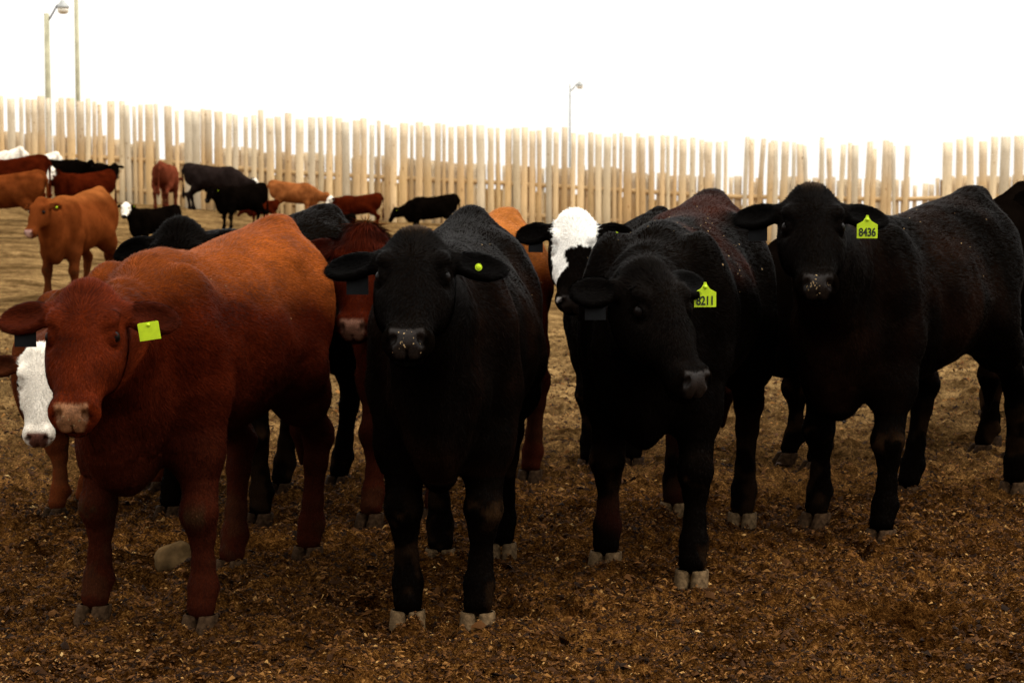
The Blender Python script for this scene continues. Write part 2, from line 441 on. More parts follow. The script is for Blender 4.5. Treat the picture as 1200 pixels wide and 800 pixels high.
FRONT = [(.49, .135, .98, .115), (.42, .148, .77, .115), (.440, .160, .60, .086), (.458, .167, .455, .055), (.474, .168, .385, .060), (.464, .168, .315, .043), (.466, .168, .21, .036), (.474, .168, .135, .048), (.500, .168, .07, .049)]
HIND = [(-.52, .13, 1.02, .14), (-.40, .175, .80, .13), (-.51, .18, .67, .10), (-.645, .172, .555, .055), (-.72, .168, .48, .058), (-.695, .168, .38, .044), (-.668, .168, .22, .038), (-.655, .168, .135, .049), (-.626, .168, .07, .049)]
TORSO = [(-.86, .03, 1.18, 1.03), (-.83, .12, 1.25, .92), (-.76, .19, 1.32, .80), (-.64, .235, 1.345, .70), (-.48, .262, 1.325, .64), (-.25, .29, 1.285, .59), (0, .305, 1.255, .56),
         (.20, .290, 1.24, .55), (.36, .245, 1.245, .545), (.48, .222, 1.235, .54), (.62, .19, 1.18, .52), (.74, .145, 1.12, .53), (.82, .09, 1.00, .60), (.86, .03, .90, .72)]
HEAD = [(-.03, .035, -.06, -.13), (-.005, .072, -.022, -.165), (.03, .095, .004, -.19), (.08, .112, .012, -.225), (.14, .119, .008, -.24), (.19, .114, .000, -.238), (.25, .101, -.010, -.215), (.31, .085, -.020, -.185),
        (.36, .074, -.028, -.165), (.40, .073, -.036, -.155), (.44, .071, -.046, -.148), (.475, .056, -.064, -.136), (.49, .030, -.085, -.12)]

def hoof_mesh(mat):
    V = []; Q = []
    N = 18
    for sg in (-1, 1):
        b0 = len(V)
        rings = [(-.012, 1.0, .004), (.006, 1.0, .002), (.028, .95, -.003), (.046, .89, -.009), (.055, .82, -.012), (.058, .5, -.013)]
        for z, sc, sh in rings:
            for i in range(N):
                t = 2 * math.pi * i / N
                cx, cy = math.cos(t), math.sin(t)
                x = (.064 * (abs(cx) ** .85) * (1 if cx > 0 else -.85 if cx < 0 else 0)) * sc + sh + .018
                yy = .0325 * (abs(cy) ** .8) * (1 if cy > 0 else -1) * (sc ** .5)
                if cx > 0: yy *= 1 - .35 * cx ** 2
                V.append((x + (.010 if z < .02 else 0), sg * (.0345) + yy - sg * .004 * cx, z - .004))
        for j in range(len(rings) - 1):
            for i in range(N):
                Q.append((b0 + j * N + i, b0 + j * N + (i + 1) % N, b0 + (j + 1) * N + (i + 1) % N, b0 + (j + 1) * N + i))
    me = bpy.data.meshes.new('hoof'); me.from_pydata(V, [], Q); me.update()
    me.polygons.foreach_set('use_smooth', np.ones(len(me.polygons), bool)); me.materials.append(mat)
    return me
HOOF = {'tan': hoof_mesh(M_HOOF), 'brown': hoof_mesh(M_HOOFB), 'dark': hoof_mesh(M_HOOFD)}
_bm = None
def uv_sphere(name, r, mat, n=16):
    mb = MB(); vs = []; fs = []
    for j in range(1, n):
        a = math.pi * j / n
        for i in range(2 * n):
            t = math.pi * i / n; vs.append((r * math.sin(a) * math.cos(t), r * math.sin(a) * math.sin(t), r * math.cos(a)))
    top = len(vs); vs += [(0, 0, r), (0, 0, -r)]
    for j in range(n - 2):
        for i in range(2 * n): fs.append((j * 2 * n + i, (j + 1) * 2 * n + i, (j + 1) * 2 * n + (i + 1) % (2 * n), j * 2 * n + (i + 1) % (2 * n)))
    for i in range(2 * n):
        fs.append((top, i, (i + 1) % (2 * n))); fs.append((top + 1, (n - 2) * 2 * n + (i + 1) % (2 * n), (n - 2) * 2 * n + i))
    mb.add(vs, fs); return mb.mesh(name, mat, True)
EYE = uv_sphere('eye', 0.021, M_EYE)

def unit(v): v = np.array(v, float); return v / (np.linalg.norm(v) + 1e-12)
def head_frame(yaw, pitch, roll=0.0):
    """yaw relative to the animal's forward (+X), pitch of the face line below horizontal"""
    f = np.array([math.cos(yaw), math.sin(yaw), 0]); up = np.array([0, 0, 1.])
    a = math.cos(pitch) * f - math.sin(pitch) * up
    l = np.cross(up, f); n = np.cross(a, l)
    l2 = l * math.cos(roll) + n * math.sin(roll); n2 = np.cross(a, l2)
    return np.array([a, l2, n2])

BLACK = (.0019, .0012, .0008); RED = (.036, .0045, .0011); TAN = (.105, .025, .0055); WHITE = (.72, .66, .56)

def make_cow(name, label, loc, heading, size=1.0, h=.009, poll=None, hyaw=0.0, hpitch=60, hroll=0.0, coat=BLACK, pattern=None,
             hooves=None, hoofmat='tan', nhair=0, hairlen=.018, tags=(), group='cattle standing in the feedlot', seed=1, nose=None,
             ear_droop=(0.0, 0.0), category='cow', curly=0.0, lod=False, fat=1.0, shear=0.0, tuft=0.0, ear_fwd=(.25, .25), chest=1.0):
    """loc: world ground point under the body centre; heading 0 faces the camera, + turns to the viewer's left.
       poll: world position of the crown of the head; hyaw: 0 = face turned to the camera, + = to viewer's left"""
    t0 = time.time()
    th = math.radians(heading)
    fx, fy = -math.sin(th), -math.cos(th)
    rz = math.atan2(fy, fx); cz, sz = math.cos(rz), math.sin(rz)
    R = np.array([[cz, -sz, 0], [sz, cz, 0], [0, 0, 1.]])
    loc = np.array(loc, float)
    toloc = lambda p: (R.T @ (np.array(p, float) - loc)) / size
    pl = np.array([.98, 0, 1.30]) if poll is None else toloc(poll)
    hy = math.radians(heading - hyaw) if poll is not None or True else 0
    # world face direction -> local yaw
    wf = np.array([-math.sin(math.radians(hyaw)), -math.cos(math.radians(hyaw)), 0]); lf = R.T @ wf
    A = head_frame(math.atan2(lf[1], lf[0]), math.radians(hpitch), math.radians(hroll))
    a, l, n = A
    HS = 1.0
    hp = lambda u, v, w_: pl + a * u * HS + l * v * HS + n * w_ * HS
    nosep = hp(.52, 0, -.1)
    lo = np.minimum([-.98, -.48, .03], np.minimum(nosep, pl) - .30); hi = np.maximum([.92, .48, 1.50], np.maximum(nosep, pl) + .30)
    lo[2] = max(.03, lo[2]); F = Field(lo, hi, h)
    T = [(s_, w_ * (fat if s_ < .3 else chest), t_, b_) for s_, w_, t_, b_ in TORSO]
    E3 = np.eye(3)
    F.loft((0, 0, 0), E3, T, p=2.15, tap=.26, k=.04, tl=.24)
    # shoulders, hips, brisket
    for sg in (-1, 1):
        F.ell((.45, sg * .140 * chest, .98), (.19, .105, .25), k=.06)
        F.ell((-.60, sg * .13, .98), (.22, .125, .26), k=.07)
        F.ell((-.42, sg * .125, 1.205), (.10, .07, .05), k=.08)      # hook bones
        F.ell((-.79, sg * .085, 1.18), (.05, .05, .05), k=.07)
    F.ell((.65, 0, .62), (.15, .075, .13), k=.06); F.ell((.58, 0, .545), (.13, .040, .085), k=.06)
    F.ell((.78, 0, .80), (.07, .035, .16), k=.06)
    F.ell((-.74, 0, 1.31), (.11, .045, .045), k=.06)                    # tail head
    F.ell((.34, 0, 1.215), (.18, .06, .04), k=.06)                     # withers
    # neck
    F.cone((.38, 0, 1.09), hp(.09, 0, -.145), .13, .085, k=.05)
    F.cone((.54, 0, .96), hp(.13, 0, -.16), .185, .098, k=.05)
    F.cone((.64, 0, .82), hp(.20, 0, -.19), .14, .066, k=.07)
    for sg in (-1, 1):
        F.ell((-.26, sg * .335, 1.09), (.10, .07, .13), k=.12, cut=True)      # flank hollow
        F.ell((.20, sg * .345, .92), (.045, .07, .24), k=.09, cut=True)       # furrow behind the shoulder
        F.ell((.66, sg * .27, 1.02), (.05, .08, .20), k=.09, cut=True)        # furrow before the shoulder
    # legs
    feet = []
    for li, (chain, sg) in enumerate(((FRONT, -1), (FRONT, 1), (HIND, -1), (HIND, 1))):
        base = np.array([chain[-1][0], sg * chain[-1][1]]); dlt = np.zeros(2)
        if hooves is not None and hooves[li] is not None:
            tgt = toloc(hooves[li])[:2]; dlt = tgt - base
            m = np.linalg.norm(dlt); dlt = dlt * min(1, .26 / max(m, 1e-6))
        pts = []
        for (x, y_, z, r) in chain:
            wgt = max(0, 1 - z / .95) ** .9 / (1 - .075 / .95) ** .9
            pts.append((x + dlt[0] * wgt, sg * y_ + dlt[1] * wgt, z, r))
        for p, q in zip(pts[:-1], pts[1:]): F.cone(p[:3], q[:3], p[3], q[3], k=.028 if p[2] < .6 else .07)
        p = pts[-2]; F.ell((p[0] - .045, p[1], p[2] - .012), (.024, .036, .026), k=.03)     # dew claws
        if chain is FRONT: F.ell((pts[4][0] + .022, pts[4][1], pts[4][2]), (.048, .052, .062), k=.03)
        else: F.ell((pts[4][0] - .04, pts[4][1], pts[4][2] + .03), (.035, .032, .055), k=.04)
        feet.append(pts[-1])
    # tail
    F.cone((-.84, 0, 1.27), (-.905, 0, 1.14), .036, .030, k=.04); F.cone((-.905, 0, 1.14), (-.90, .01, .72), .026, .018, k=.03)
    F.cone((-.90, .01, .72), (-.895, .02, .50), .022, .046, k=.03); F.cone((-.895, .02, .50), (-.89, .02, .36), .046, .012, k=.03)
    # head
    F.loft(pl, A, HEAD, p=2.15, tap=.16, k=.04)
    F.ell(hp(.015, 0, -.055), (.045, .062, .055), A, k=.05)               # poll
    for sg in (-1, 1):
        F.ell(hp(.130, sg * .088, -.026), (.038, .026, .024), A, k=.03)     # brow
        F.ell(hp(.21, sg * .078, -.13), (.10, .034, .080), A, k=.04)       # cheek / jaw
        F.ell(hp(.184, sg * .106, -.044), (.036, .026, .024), A, k=.03, cut=True)      # socket
        F.ell(hp(.172, sg * .094, -.052), (.033, .022, .026), A, k=.012)                 # lids
        F.ell(hp(.174, sg * .112, -.046), (.023, .016, .012), A, k=.006, cut=True)     # opening
        F.ell(hp(.430, sg * .043, -.064), (.040, .027, .034), A, k=.025)
    F.ell(hp(.428, 0, -.085), (.046, .074, .046), A, k=.025)         # muzzle
    F.ell(hp(.425, 0, -.140), (.052, .054, .032), A, k=.018)         # lower lip and chin
    if h < .014:
        F.ell(hp(.485, 0, -.118), (.050, .075, .0055), A, k=.010, cut=True)   # mouth line
        for sg in (-1, 1):
            B = np.array([a * .8 + l * sg * .6, l * .8 - a * sg * .6, n])
            F.ell(hp(.460, sg * .043, -.050), (.018, .0105, .019), B, k=.010, cut=True)   # nostrils
            F.ell(hp(.472, sg * .053, -.066), (.018, .005, .008), A, k=.008, cut=True)
        F.ell(hp(.482, 0, -.088), (.014, .003, .022), A, k=.010, cut=True)
    ears = []
    for sg, dr, ef in ((-1, ear_droop[0], ear_fwd[0]), (1, ear_droop[1], ear_fwd[1])):
        d = unit(l * sg * math.cos(dr) + a * (math.sin(dr) + .10) + n * -.18)      # ear points sideways
        pnl = unit(n * 1.0 + d * ef)                                         # opening faces forward
        pnl = unit(pnl - d * (pnl @ d)); v2 = np.cross(d, pnl)
        rt = hp(.055, sg * .080, -.080); c = rt + d * .116
        B = np.array([d, v2, pnl])
        F.cone(rt, rt + d * .05, .032, .027, k=.03)
        F.ell(c, (.090, .060, .022), B, k=.02)
        F.ell(c + d * .006 + pnl * .024, (.074, .043, .026), B, k=.012, cut=True)
        ears.append((rt, c, d, v2, pnl))
    V, Q = F.mesh()
    del F.d
    # keep only legs above the hoof
    N = normals(V, Q)
    # muscle and hide unevenness
    rel = V - pl; U = rel @ a; W = rel @ l; NN = rel @ n
    inhead = sstep(-.06, .0, U) * (np.abs(W) < .34) * sstep(-.34, -.28, NN) * (U < .6) * (NN < .1) * (np.abs(V[:, 0] - 0) < 9)
    inhead = inhead * ((V[:, 0] > .62) | (np.linalg.norm(rel - a * .2, axis=1) < .33))
    isear = (np.abs(W) > .128) & (U < .13) & (U > -.12) & (NN > -.24) & (inhead > 0)
    hide = fbm(V, 4.2, 4, seed) * .009 * (1 - inhead) * (V[:, 2] > .5)
    # soft vertical folds on neck and chest
    neckm = np.exp(-((V[:, 0] - .68) / .18) ** 2) * (V[:, 2] > .6) * (1 - inhead)
    hide = hide + neckm * .004 * np.sin(V[:, 0] * 60 + 3 * fbm(V, 3, 2, seed + 3))
    ribs = np.exp(-((V[:, 0] - .02) / .25) ** 2) * sstep(.7, .9, V[:, 2]) * (1 - sstep(1.15, 1.3, V[:, 2]))
    hide = hide + ribs * .0012 * np.sin(V[:, 0] * 55)
    V = V + N * hide[:, None]
    N = normals(V, Q)
    # ---- colour
    col = np.tile(np.array(coat, np.float32), (len(V), 1))
    vn = fbm(V, 2.5, 3, seed + 5)
    col *= (1 + .22 * vn)[:, None]
    z = V[:, 2]
    P_ = dict(V=V, U=U, W=W, NN=NN, head=inhead, ear=isear, col=col, vn=vn, seed=seed)
    if pattern: pattern(P_)
    col = P_['col']
    # skin of nose, eye rims, inner ear
    wob_ = fbm(V, 60, 2, seed + 8) * .004
    nz_ = (inhead > .5) * sstep(-.106, -.092, NN + wob_) * (1 - sstep(-.005, .005, np.abs(W) - .050 + .40 * np.clip(-.060 - NN, 0, 1) + wob_))
    nosec = np.array(nose if nose is not None else (.012, .008, .006))
    wnz = sstep(.424, .444, U + .004 * vn + .10 * np.abs(np.abs(W) - .03)) * nz_
    spot = (fbm(V, 45, 2, seed + 9) > .15)
    nc = np.where(spot[:, None], nosec * .72, nosec * 1.0)
    col = col * (1 - wnz[:, None]) + nc * wnz[:, None]
    for sg in (-1, 1):
        dn_ = np.linalg.norm(rel - a * .466 - l * sg * .043 + n * .052, axis=1)
        col *= (1 - .88 * np.exp(-(dn_ / .013) ** 2))[:, None]  # nostril openings darkened: recess shade painted into the colour
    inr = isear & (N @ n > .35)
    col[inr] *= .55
    dz = np.minimum(np.linalg.norm(rel - a * .174 - l * .108 + n * .05, axis=1), np.linalg.norm(rel - a * .174 + l * .108 + n * .05, axis=1))
    col *= (1 - .6 * np.exp(-(dz / .03) ** 2))[:, None]
    # dried mud on the lower legs
    mud = sstep(.15, .5, fbm(V, 9, 3, seed + 30)) * (1 - sstep(.30, .48, z)) * .5
    kn = np.exp(-((z - .38) / .035) ** 2) * (V[:, 0] > .3) * sstep(.0, .6, fbm(V, 22, 2, seed + 31)) * .8
    mud = np.maximum(mud * .6, kn)
    col = col * (1 - mud[:, None]) + np.array([.030, .015, .0065]) * mud[:, None]
    alpha = 1 - wnz * .9
    V = V * size
    root = bpy.data.objects.new(name, None); COL.objects.link(root); root.location = loc; root.rotation_euler = (0, 0, rz)
    root['label'] = label; root['category'] = category; root['group'] = group
    root.empty_display_size = .2
    me = quads('body', V, Q, M_COAT, np.concatenate([col, alpha[:, None]], 1))
    link('body', me, root)
    for f in feet:
        link('hoof', HOOF[hoofmat], root, (f[0] * size + .004, f[1] * size, 0)).scale = (size * .88, size * .90, size * .84)
    for sg in (-1, 1):
        e = link('eye', EYE, root, hp(.174, sg * .0945, -.052) * size); e.scale = (size * 1.0,) * 3
    # ---- coat hair
    if nhair:
        r = np.random.default_rng(seed + 100)
        tri = np.concatenate([Q[:, [0, 1, 2]], Q[:, [0, 2, 3]]])
        e1 = V[tri[:, 1]] - V[tri[:, 0]]; e2 = V[tri[:, 2]] - V[tri[:, 0]]
        ar = np.linalg.norm(np.cross(e1, e2), axis=1)
        ctr_h = inhead[tri[:, 0]]; earv = isear[tri[:, 0]]
        wt = ar * (1 + 2.2 * (ctr_h > .5) + 1.5 * earv); wt = wt / wt.sum()
        t = r.choice(len(tri), nhair, p=wt); u = r.random((nhair, 2)); s_ = u.sum(1) > 1; u[s_] = 1 - u[s_]
        i0, i1, i2 = tri[t, 0], tri[t, 1], tri[t, 2]; w0 = 1 - u.sum(1)
        mix = lambda X: X[i0] * w0[:, None] + X[i1] * u[:, :1] + X[i2] * u[:, 1:2]
        P = mix(V); Nn = mix(N); Nn /= np.linalg.norm(Nn, axis=1, keepdims=True) + 1e-9; C = mix(col[:, :3])
        hU, hW, hN, hh = U[i0], W[i0], NN[i0], inhead[i0]; he = isear[i0]; Pu = P / size
        fl = np.tile(np.array([-1, 0, -.55]), (nhair, 1))
        leg = 1 - sstep(.55, .72, Pu[:, 2]); fl = fl * (1 - leg[:, None]) + np.array([-.12, 0, -1]) * leg[:, None]
        nk = sstep(.5, .8, Pu[:, 0])[:, None] * (1 - leg[:, None]); fl = fl * (1 - nk) + np.array([-.5, 0, -1.0]) * nk
        # on the face: radiate from a whorl between the eyes
        dv = (hU - .14)[:, None] * a + (hW * 1.3)[:, None] * l
        dv /= np.linalg.norm(dv, axis=1, keepdims=True) + 1e-6
        fl = np.where((hh > .5)[:, None], dv, fl)
        if tuft: # long forelock falling over the brow from the poll
            dv2 = (hU + .0)[:, None] * a * 2.2 + (hW * 1.6)[:, None] * l + a * .25
            dv2 /= np.linalg.norm(dv2, axis=1, keepdims=True) + 1e-6
            mt = ((hh > .2) & (hU < .16) & ~he)[:, None]; fl = np.where(mt, dv2, fl)
        sgn = np.sign(hW)[:, None]
        fl = np.where(he[:, None], l * sgn + a * .2, fl)
        # swirls
        ns = np.stack([vnoise(Pu, 7, seed + k) for k in (41, 42, 43)], 1)
        fl = fl + ns * (.32 + curly)
        fl = fl + r.normal(0, .13, fl.shape)
        fl -= Nn * (fl * Nn).sum(1, keepdims=True); fl /= np.linalg.norm(fl, axis=1, keepdims=True) + 1e-9
        Ln = hairlen * (.6 + .8 * r.random(nhair))
        Ln = np.where(hh > .5, hairlen * .62 * (.6 + .8 * r.random(nhair)), Ln)
        nosem = (hh > .5) & (((hU > .425) & (hN > -.12)) | (np.abs(hU - .174) < .026) & (np.abs(np.abs(hW) - .108) < .022) & (np.abs(hN + .05) < .016)); 
        top = sstep(.02, .0, hU) if False else ((hU < .10) & (hh > .2) & ~he)
        Ln = np.where(top, Ln * (1.9 + 2.8 * tuft), Ln)
        ridge = (np.abs(Pu[:, 1]) < .06) & (Nn[:, 2] > .75) & (hh < .5); Ln = np.where(ridge, Ln * 1.7, Ln)
        Ln = np.where(he, Ln * 1.5, Ln)
        Ln = np.where(leg > .5, Ln * .6, Ln)
        Ln = Ln * size
        lift = .10 + .22 * r.random(nhair) + .22 * top * r.random(nhair)
        dirn = fl * np.cos(lift)[:, None] + Nn * np.sin(lift)[:, None]
        side = np.cross(dirn, Nn); side /= np.linalg.norm(side, axis=1, keepdims=True) + 1e-9
        wd = (.00085 + .0009 * r.random(nhair)) * (1 + .3 * top)
        keep = ~nosem & (Pu[:, 2] > .07)
        drp = -Nn * .10
        tip = P + dirn * Ln[:, None] + drp * Ln[:, None] * np.clip(Ln / .04, 0, 1)[:, None]
        HV = np.stack([P - side * wd[:, None], P + side * wd[:, None], tip], 1)[keep]
        brt = sstep(.2, .5, C[:, :1])
        clump = 1 + .6 * (vnoise(Pu * np.array([9, 9, 26]), 1.0, seed + 60) * .7 + vnoise(Pu * np.array([24, 24, 48]), 1.0, seed + 61) * .25)[:, None] * (1 - brt)
        HC = (C * clump * ((.68 + .70 * r.random((nhair, 1)) ** 1.3) * (1 - brt) + brt * (.85 + .25 * r.random((nhair, 1)))))[keep]
        nh = len(HV); HC = np.repeat(HC, 3, 0)
        hm = mesh_np('hair', HV.reshape(-1, 3), np.arange(nh * 3), np.full(nh, 3), M_HAIR, HC, smooth=False)
        # shade hair with the hide's own normal so that it reads as a lying coat
        try:
            hn = np.repeat((Nn * .8 + r.normal(0, .11, Nn.shape))[keep], 3, 0); hn /= np.linalg.norm(hn, axis=1, keepdims=True)
            hm.polygons.foreach_set('use_smooth', np.ones(nh, bool))
            hm.normals_split_custom_set_from_vertices(hn.tolist())
        except Exception as ex: print('hair normals', ex)
        link('hair', hm, root)
    # ---- ear tags
    for tg in tags:
        side, kind, txt = tg[0], tg[1], tg[2]
        rt, c, d, v2, pnl = ears[0 if side < 0 else 1]
        dn = np.array([0, 0, -1.]); 
        off = tg[3] if len(tg) > 3 else (0.02, 0.0)
        cf = R.T @ np.array([0, -1., 0])
        face = unit(cf * 1.0 + pnl * np.array([1, 1, 0]) * .35)
        drop = {'button': .0, 'dark': .030, 'blank': .010, 'shaped': -.004}[kind]
        o = (c + d * off[0] + dn * drop + face * {'button': .020, 'dark': .022, 'blank': .048, 'shaped': .064}[kind]) * size
        xx = unit(np.cross(np.array([0, 0, 1.]), face)); zz = np.cross(face, xx)
        ang = tg[4] if len(tg) > 4 else 0.0
        x2 = xx * math.cos(ang) + zz * math.sin(ang); z2 = -xx * math.sin(ang) + zz * math.cos(ang)
        MX = Matrix([[x2[0], -face[0], z2[0], o[0]], [x2[1], -face[1], z2[1], o[1]], [x2[2], -face[2], z2[2], o[2]], [0, 0, 0, 1]])
        # plate built in local XZ, -Y faces the viewer
        if kind == 'button':
            mb = MB(); mb.tube([(0, .004, 0), (0, -.006, 0)], .015, 18); mb.tube([(0, -.006, 0), (0, -.011, 0)], [.010, .007], 14)
            mm = M_TAGY
        else:
            mb = MB(); W2, H2, NK = .038, .058, .022
            if kind == 'shaped': prof = [(-W2, -H2 - NK), (W2, -H2 - NK), (W2, -NK - .008), (.016, -NK + .004), (.006, -.004), (.004, .004), (-.004, .004), (-.006, -.004), (-.016, -NK + .004), (-W2, -NK - .008)]
            else: prof = [(-W2, -.065), (W2, -.065), (W2, -.003), (W2 - .004, 0), (-W2 + .004, 0), (-W2, -.003)]
            fr = [(x, -.0015, z_) for x, z_ in prof]; bk = [(x, .0015, z_) for x, z_ in prof]; n_ = len(prof)
            mb.add(fr + bk, [tuple(range(n_)), tuple(range(2 * n_ - 1, n_ - 1, -1))] + [(i, i + n_, (i + 1) % n_ + n_, (i + 1) % n_) for i in range(n_)])
            mm = M_TAGD if kind == 'dark' else M_TAGY
        to = link('ear_tag', mb.mesh('ear_tag', mm), root); to.matrix_local = MX; 
        to.scale = (size * {'button': .75, 'blank': .86, 'dark': .9, 'shaped': 1.0}[kind],) * 3
        to['label'] = {'button': 'round yellow button tag', 'dark': 'dark blank ear tag', 'blank': 'blank yellow-green ear tag', 'shaped': 'yellow-green ear tag reading ' + (txt or '')}[kind]
        if kind != 'button':
            sb = MB(); zc = -.010 if kind != 'shaped' else -.012
            sb.tube([(0, -.001, zc), (0, -.006, zc)], [.007, .006], 12); link('stud', sb.mesh('stud', mm, True), to)
        if txt:
            cu = bpy.data.curves.new('tag_number', 'FONT'); cu.body = txt; cu.size = .040; cu.align_x = 'CENTER'; cu.extrude = .0004; cu.offset = .0010; cu.space_character = .95
            tmp = bpy.data.objects.new('tag_number', cu); COL.objects.link(tmp)
            bpy.context.view_layer.update()
            m2 = bpy.data.meshes.new_from_object(tmp.evaluated_get(bpy.context.evaluated_depsgraph_get())); bpy.data.objects.remove(tmp)
            m2.materials.clear(); m2.materials.append(M_INK)
            ob = link('tag_number', m2, to, (0, -.0030, -H2 - NK + .008), (math.pi / 2, 0, 0)); ob.scale = (.82, 1.05, 1)
    print(name, len(V), 'verts', round(time.time() - t0, 2), 's')
    return root, dict(V=V, N=N, Q=Q, nose=hp(.468, 0, -.052) * size)

# ---- coat patterns
def blend(P, m, c):
    m = np.clip(m, 0, 1)[:, None]; P['col'] = P['col'] * (1 - m) + np.array(c) * m
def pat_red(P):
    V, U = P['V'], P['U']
    # lit topline and rump, shaded belly and legs painted into the coat; lighter face
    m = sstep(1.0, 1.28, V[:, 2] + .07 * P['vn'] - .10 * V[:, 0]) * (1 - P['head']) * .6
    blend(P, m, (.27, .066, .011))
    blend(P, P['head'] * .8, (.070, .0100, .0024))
    blend(P, (1 - sstep(.45, 1.0, V[:, 2] + .06 * P['vn'])) * .85 * (1 - P['head']), (.026, .0060, .0028))  # shade of the lower body, put into the coat colour
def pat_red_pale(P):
    V = P['V']; blend(P, sstep(.95, 1.3, V[:, 2] + .05 * P['vn']) * (1 - P['head']) * .7, (.36, .12, .024))  # lit topline painted into the coat
    blend(P, (1 - sstep(.45, 1.0, V[:, 2] + .06 * P['vn'])) * .85 * (1 - P['head']), (.026, .0060, .0028))  # belly and leg shade painted into the coat
def pat_brownish(P):
    V = P['V']; blend(P, sstep(-.1, .7, fbm(V * np.array([1, 1, .6]), 3.2, 3, P['seed'] + 8)) * (V[:, 2] > .5) * (1 - P['head']) * .6, (.009, .0034, .0016))
    blend(P, np.exp(-((P['U'] - .0) / .03) ** 2) * (np.abs(P['W']) < .035) * (P['head'] > .4) * .6, (.05, .03, .016))
def pat_black_brown(P):
    V = P['V']; blend(P, sstep(.0, .6, P['vn'] + .5 * (V[:, 2] > 1.0) - .25) * (V[:, 0] < .45) * (1 - P['head']) * .6, (.030, .008, .0045))
def whiteface(edge_seed, lo=-.05, hi=.60, width=.095, fade=.0, base=None):
    def f(P):
        if base: base(P)
        W, U, NN = P['W'], P['U'], P['NN']
        wob = fbm(P['V'], 14, 2, edge_seed) * .018
        m = (P['head'] > .3) & ~P['ear'] & (np.abs(W + wob) < width + .02 * (U < .2)) & (U > lo) & (U < hi) & (NN > -.16 + wob)
        mz = (P['head'] > .3) & (U > .36) & (hi > .5)
        blend(P, (m | mz).astype(float), WHITE)
    return f
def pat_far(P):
    V = P['V']; blend(P, (1 - sstep(.35, .9, V[:, 2])) * .75, (.055, .014, .004)); blend(P, sstep(1.12, 1.3, V[:, 2]) * (1 - P['head']) * .5, (.24, .08, .02))  # shaded underside and lit back painted into the coat colour
def pat_g(P):   # blaze that ends in ragged points above the black muzzle
    W, U, NN = P['W'], P['U'], P['NN']
    wob = fbm(P['V'], 20, 2, 77) * .02
    lim = .21 + .9 * np.clip(np.abs(W - .07) * -1 + .045, 0, .04) * 4 - .03 * np.sign(W + .05) + wob
    left = (W < -.035 + wob) & (W > -.105) & (U < .33 - (W + .07) * 1.0)
    m = (P['head'] > .3) & ~P['ear'] & (np.abs(W + wob * .6) < .098) & (U > -.05) & ((U < .20 + wob * 1.6) | left) & (NN > -.10)
    blend(P, m.astype(float), (.80, .78, .72))
    blend(P, ((P['head'] > .5) & (U > .44) & (U < .456) & (NN > -.06)).astype(float) * .8, (.5, .46, .42))

# ------------------------------------------------------------------ the front row
G = on_ground
def cow_from_hooves(fr, hr, size, heading=None):
    """fr/hr: pixel spots of the front and hind hooves (viewer's left, viewer's right); the animal's right legs are viewer's left"""
    f = [G(*p) for p in fr]; h_ = [G(*p) for p in hr]
    fm = (f[0] + f[1]) / 2; hm = (h_[0] + h_[1]) / 2
    d = fm - hm
    hd = math.degrees(math.atan2(-d[0], -d[1])) if heading is None else heading
    u = np.array([-math.sin(math.radians(hd)), -math.cos(math.radians(hd)), 0])
    loc = (fm - u * .498 * size + hm + u * .628 * size) / 2 if heading is None else fm - u * .498 * size
    loc = loc * np.array([1, 1, 0]); loc[2] = 0
    print('heading', round(hd, 1), 'stance', round(float(np.linalg.norm(d)), 2), 'loc', loc.round(2))
    return loc, hd, [f[0], f[1], h_[0], h_[1]]

# facing the camera, the animal's right side (-Y local) is on the viewer's left
loc, hd, hv = cow_from_hooves([(478, 729), (560, 731)], [(516, 655), (588, 648)], 1.02)
cowF, gF = make_cow('cow', 'black cow standing front and centre facing the camera, small round yellow button in its ear', loc, hd, 1.02, h=.0085,
    poll=at_dist(487, 267, 6.72), hyaw=2, hpitch=37, coat=BLACK, pattern=pat_brownish, hooves=hv, nhair=150000, seed=11, chest=.88,
    tags=[(1, 'button', None, (.0, 0)), (-1, 'dark', None, (-.015, 0))], category='cow', fat=1.0)

loc, hd, hv = cow_from_hooves([(112, 722), (236, 734)], [(272, 668), (362, 652)], 1.0)
cowA, gA = make_cow('cow', 'large red cow at the left front with a blank yellow-green ear tag', loc, hd, 1.0, h=.0085,
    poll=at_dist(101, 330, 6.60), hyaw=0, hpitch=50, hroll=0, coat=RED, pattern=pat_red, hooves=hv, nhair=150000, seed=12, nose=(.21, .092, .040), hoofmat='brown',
    tags=[(1, 'blank', None, (-.005, 0), .15), (-1, 'dark', None, (.0, 0))])

loc, hd, hv = cow_from_hooves([(710, 659), (811, 681)], [(790, 600), (870, 612)], 1.06)
cowH, gH = make_cow('cow', 'black cow with ear tag 8211, head lowered and turned to the right', loc, hd, 1.06, h=.0085,
    poll=at_dist(762, 303, 7.45), hyaw=-33, hpitch=50, hroll=0, coat=BLACK, pattern=pat_black_brown, hooves=hv, nhair=150000, seed=13, chest=1.15, ear_droop=(-.1, -.25),
    tags=[(1, 'shaped', '8211', (.075, 0)), (-1, 'dark', None, (.0, 0))])

loc, hd, hv = cow_from_hooves([(957, 612), (1033, 632)], [(1065, 580), (1188, 575)], 1.06)
cowJ, gJ = make_cow('cow', 'tall black cow at the right with ear tag 8436, head raised towards the camera', loc, hd, 1.06, h=.0085,
    poll=at_dist(951, 216, 8.30), hyaw=3, hpitch=42, coat=BLACK, pattern=pat_brownish, hooves=hv, nhair=130000, seed=14, hoofmat='brown',
    tags=[(1, 'shaped', '8436', (.0, 0)), (-1, 'dark', None, (.0, 0))])

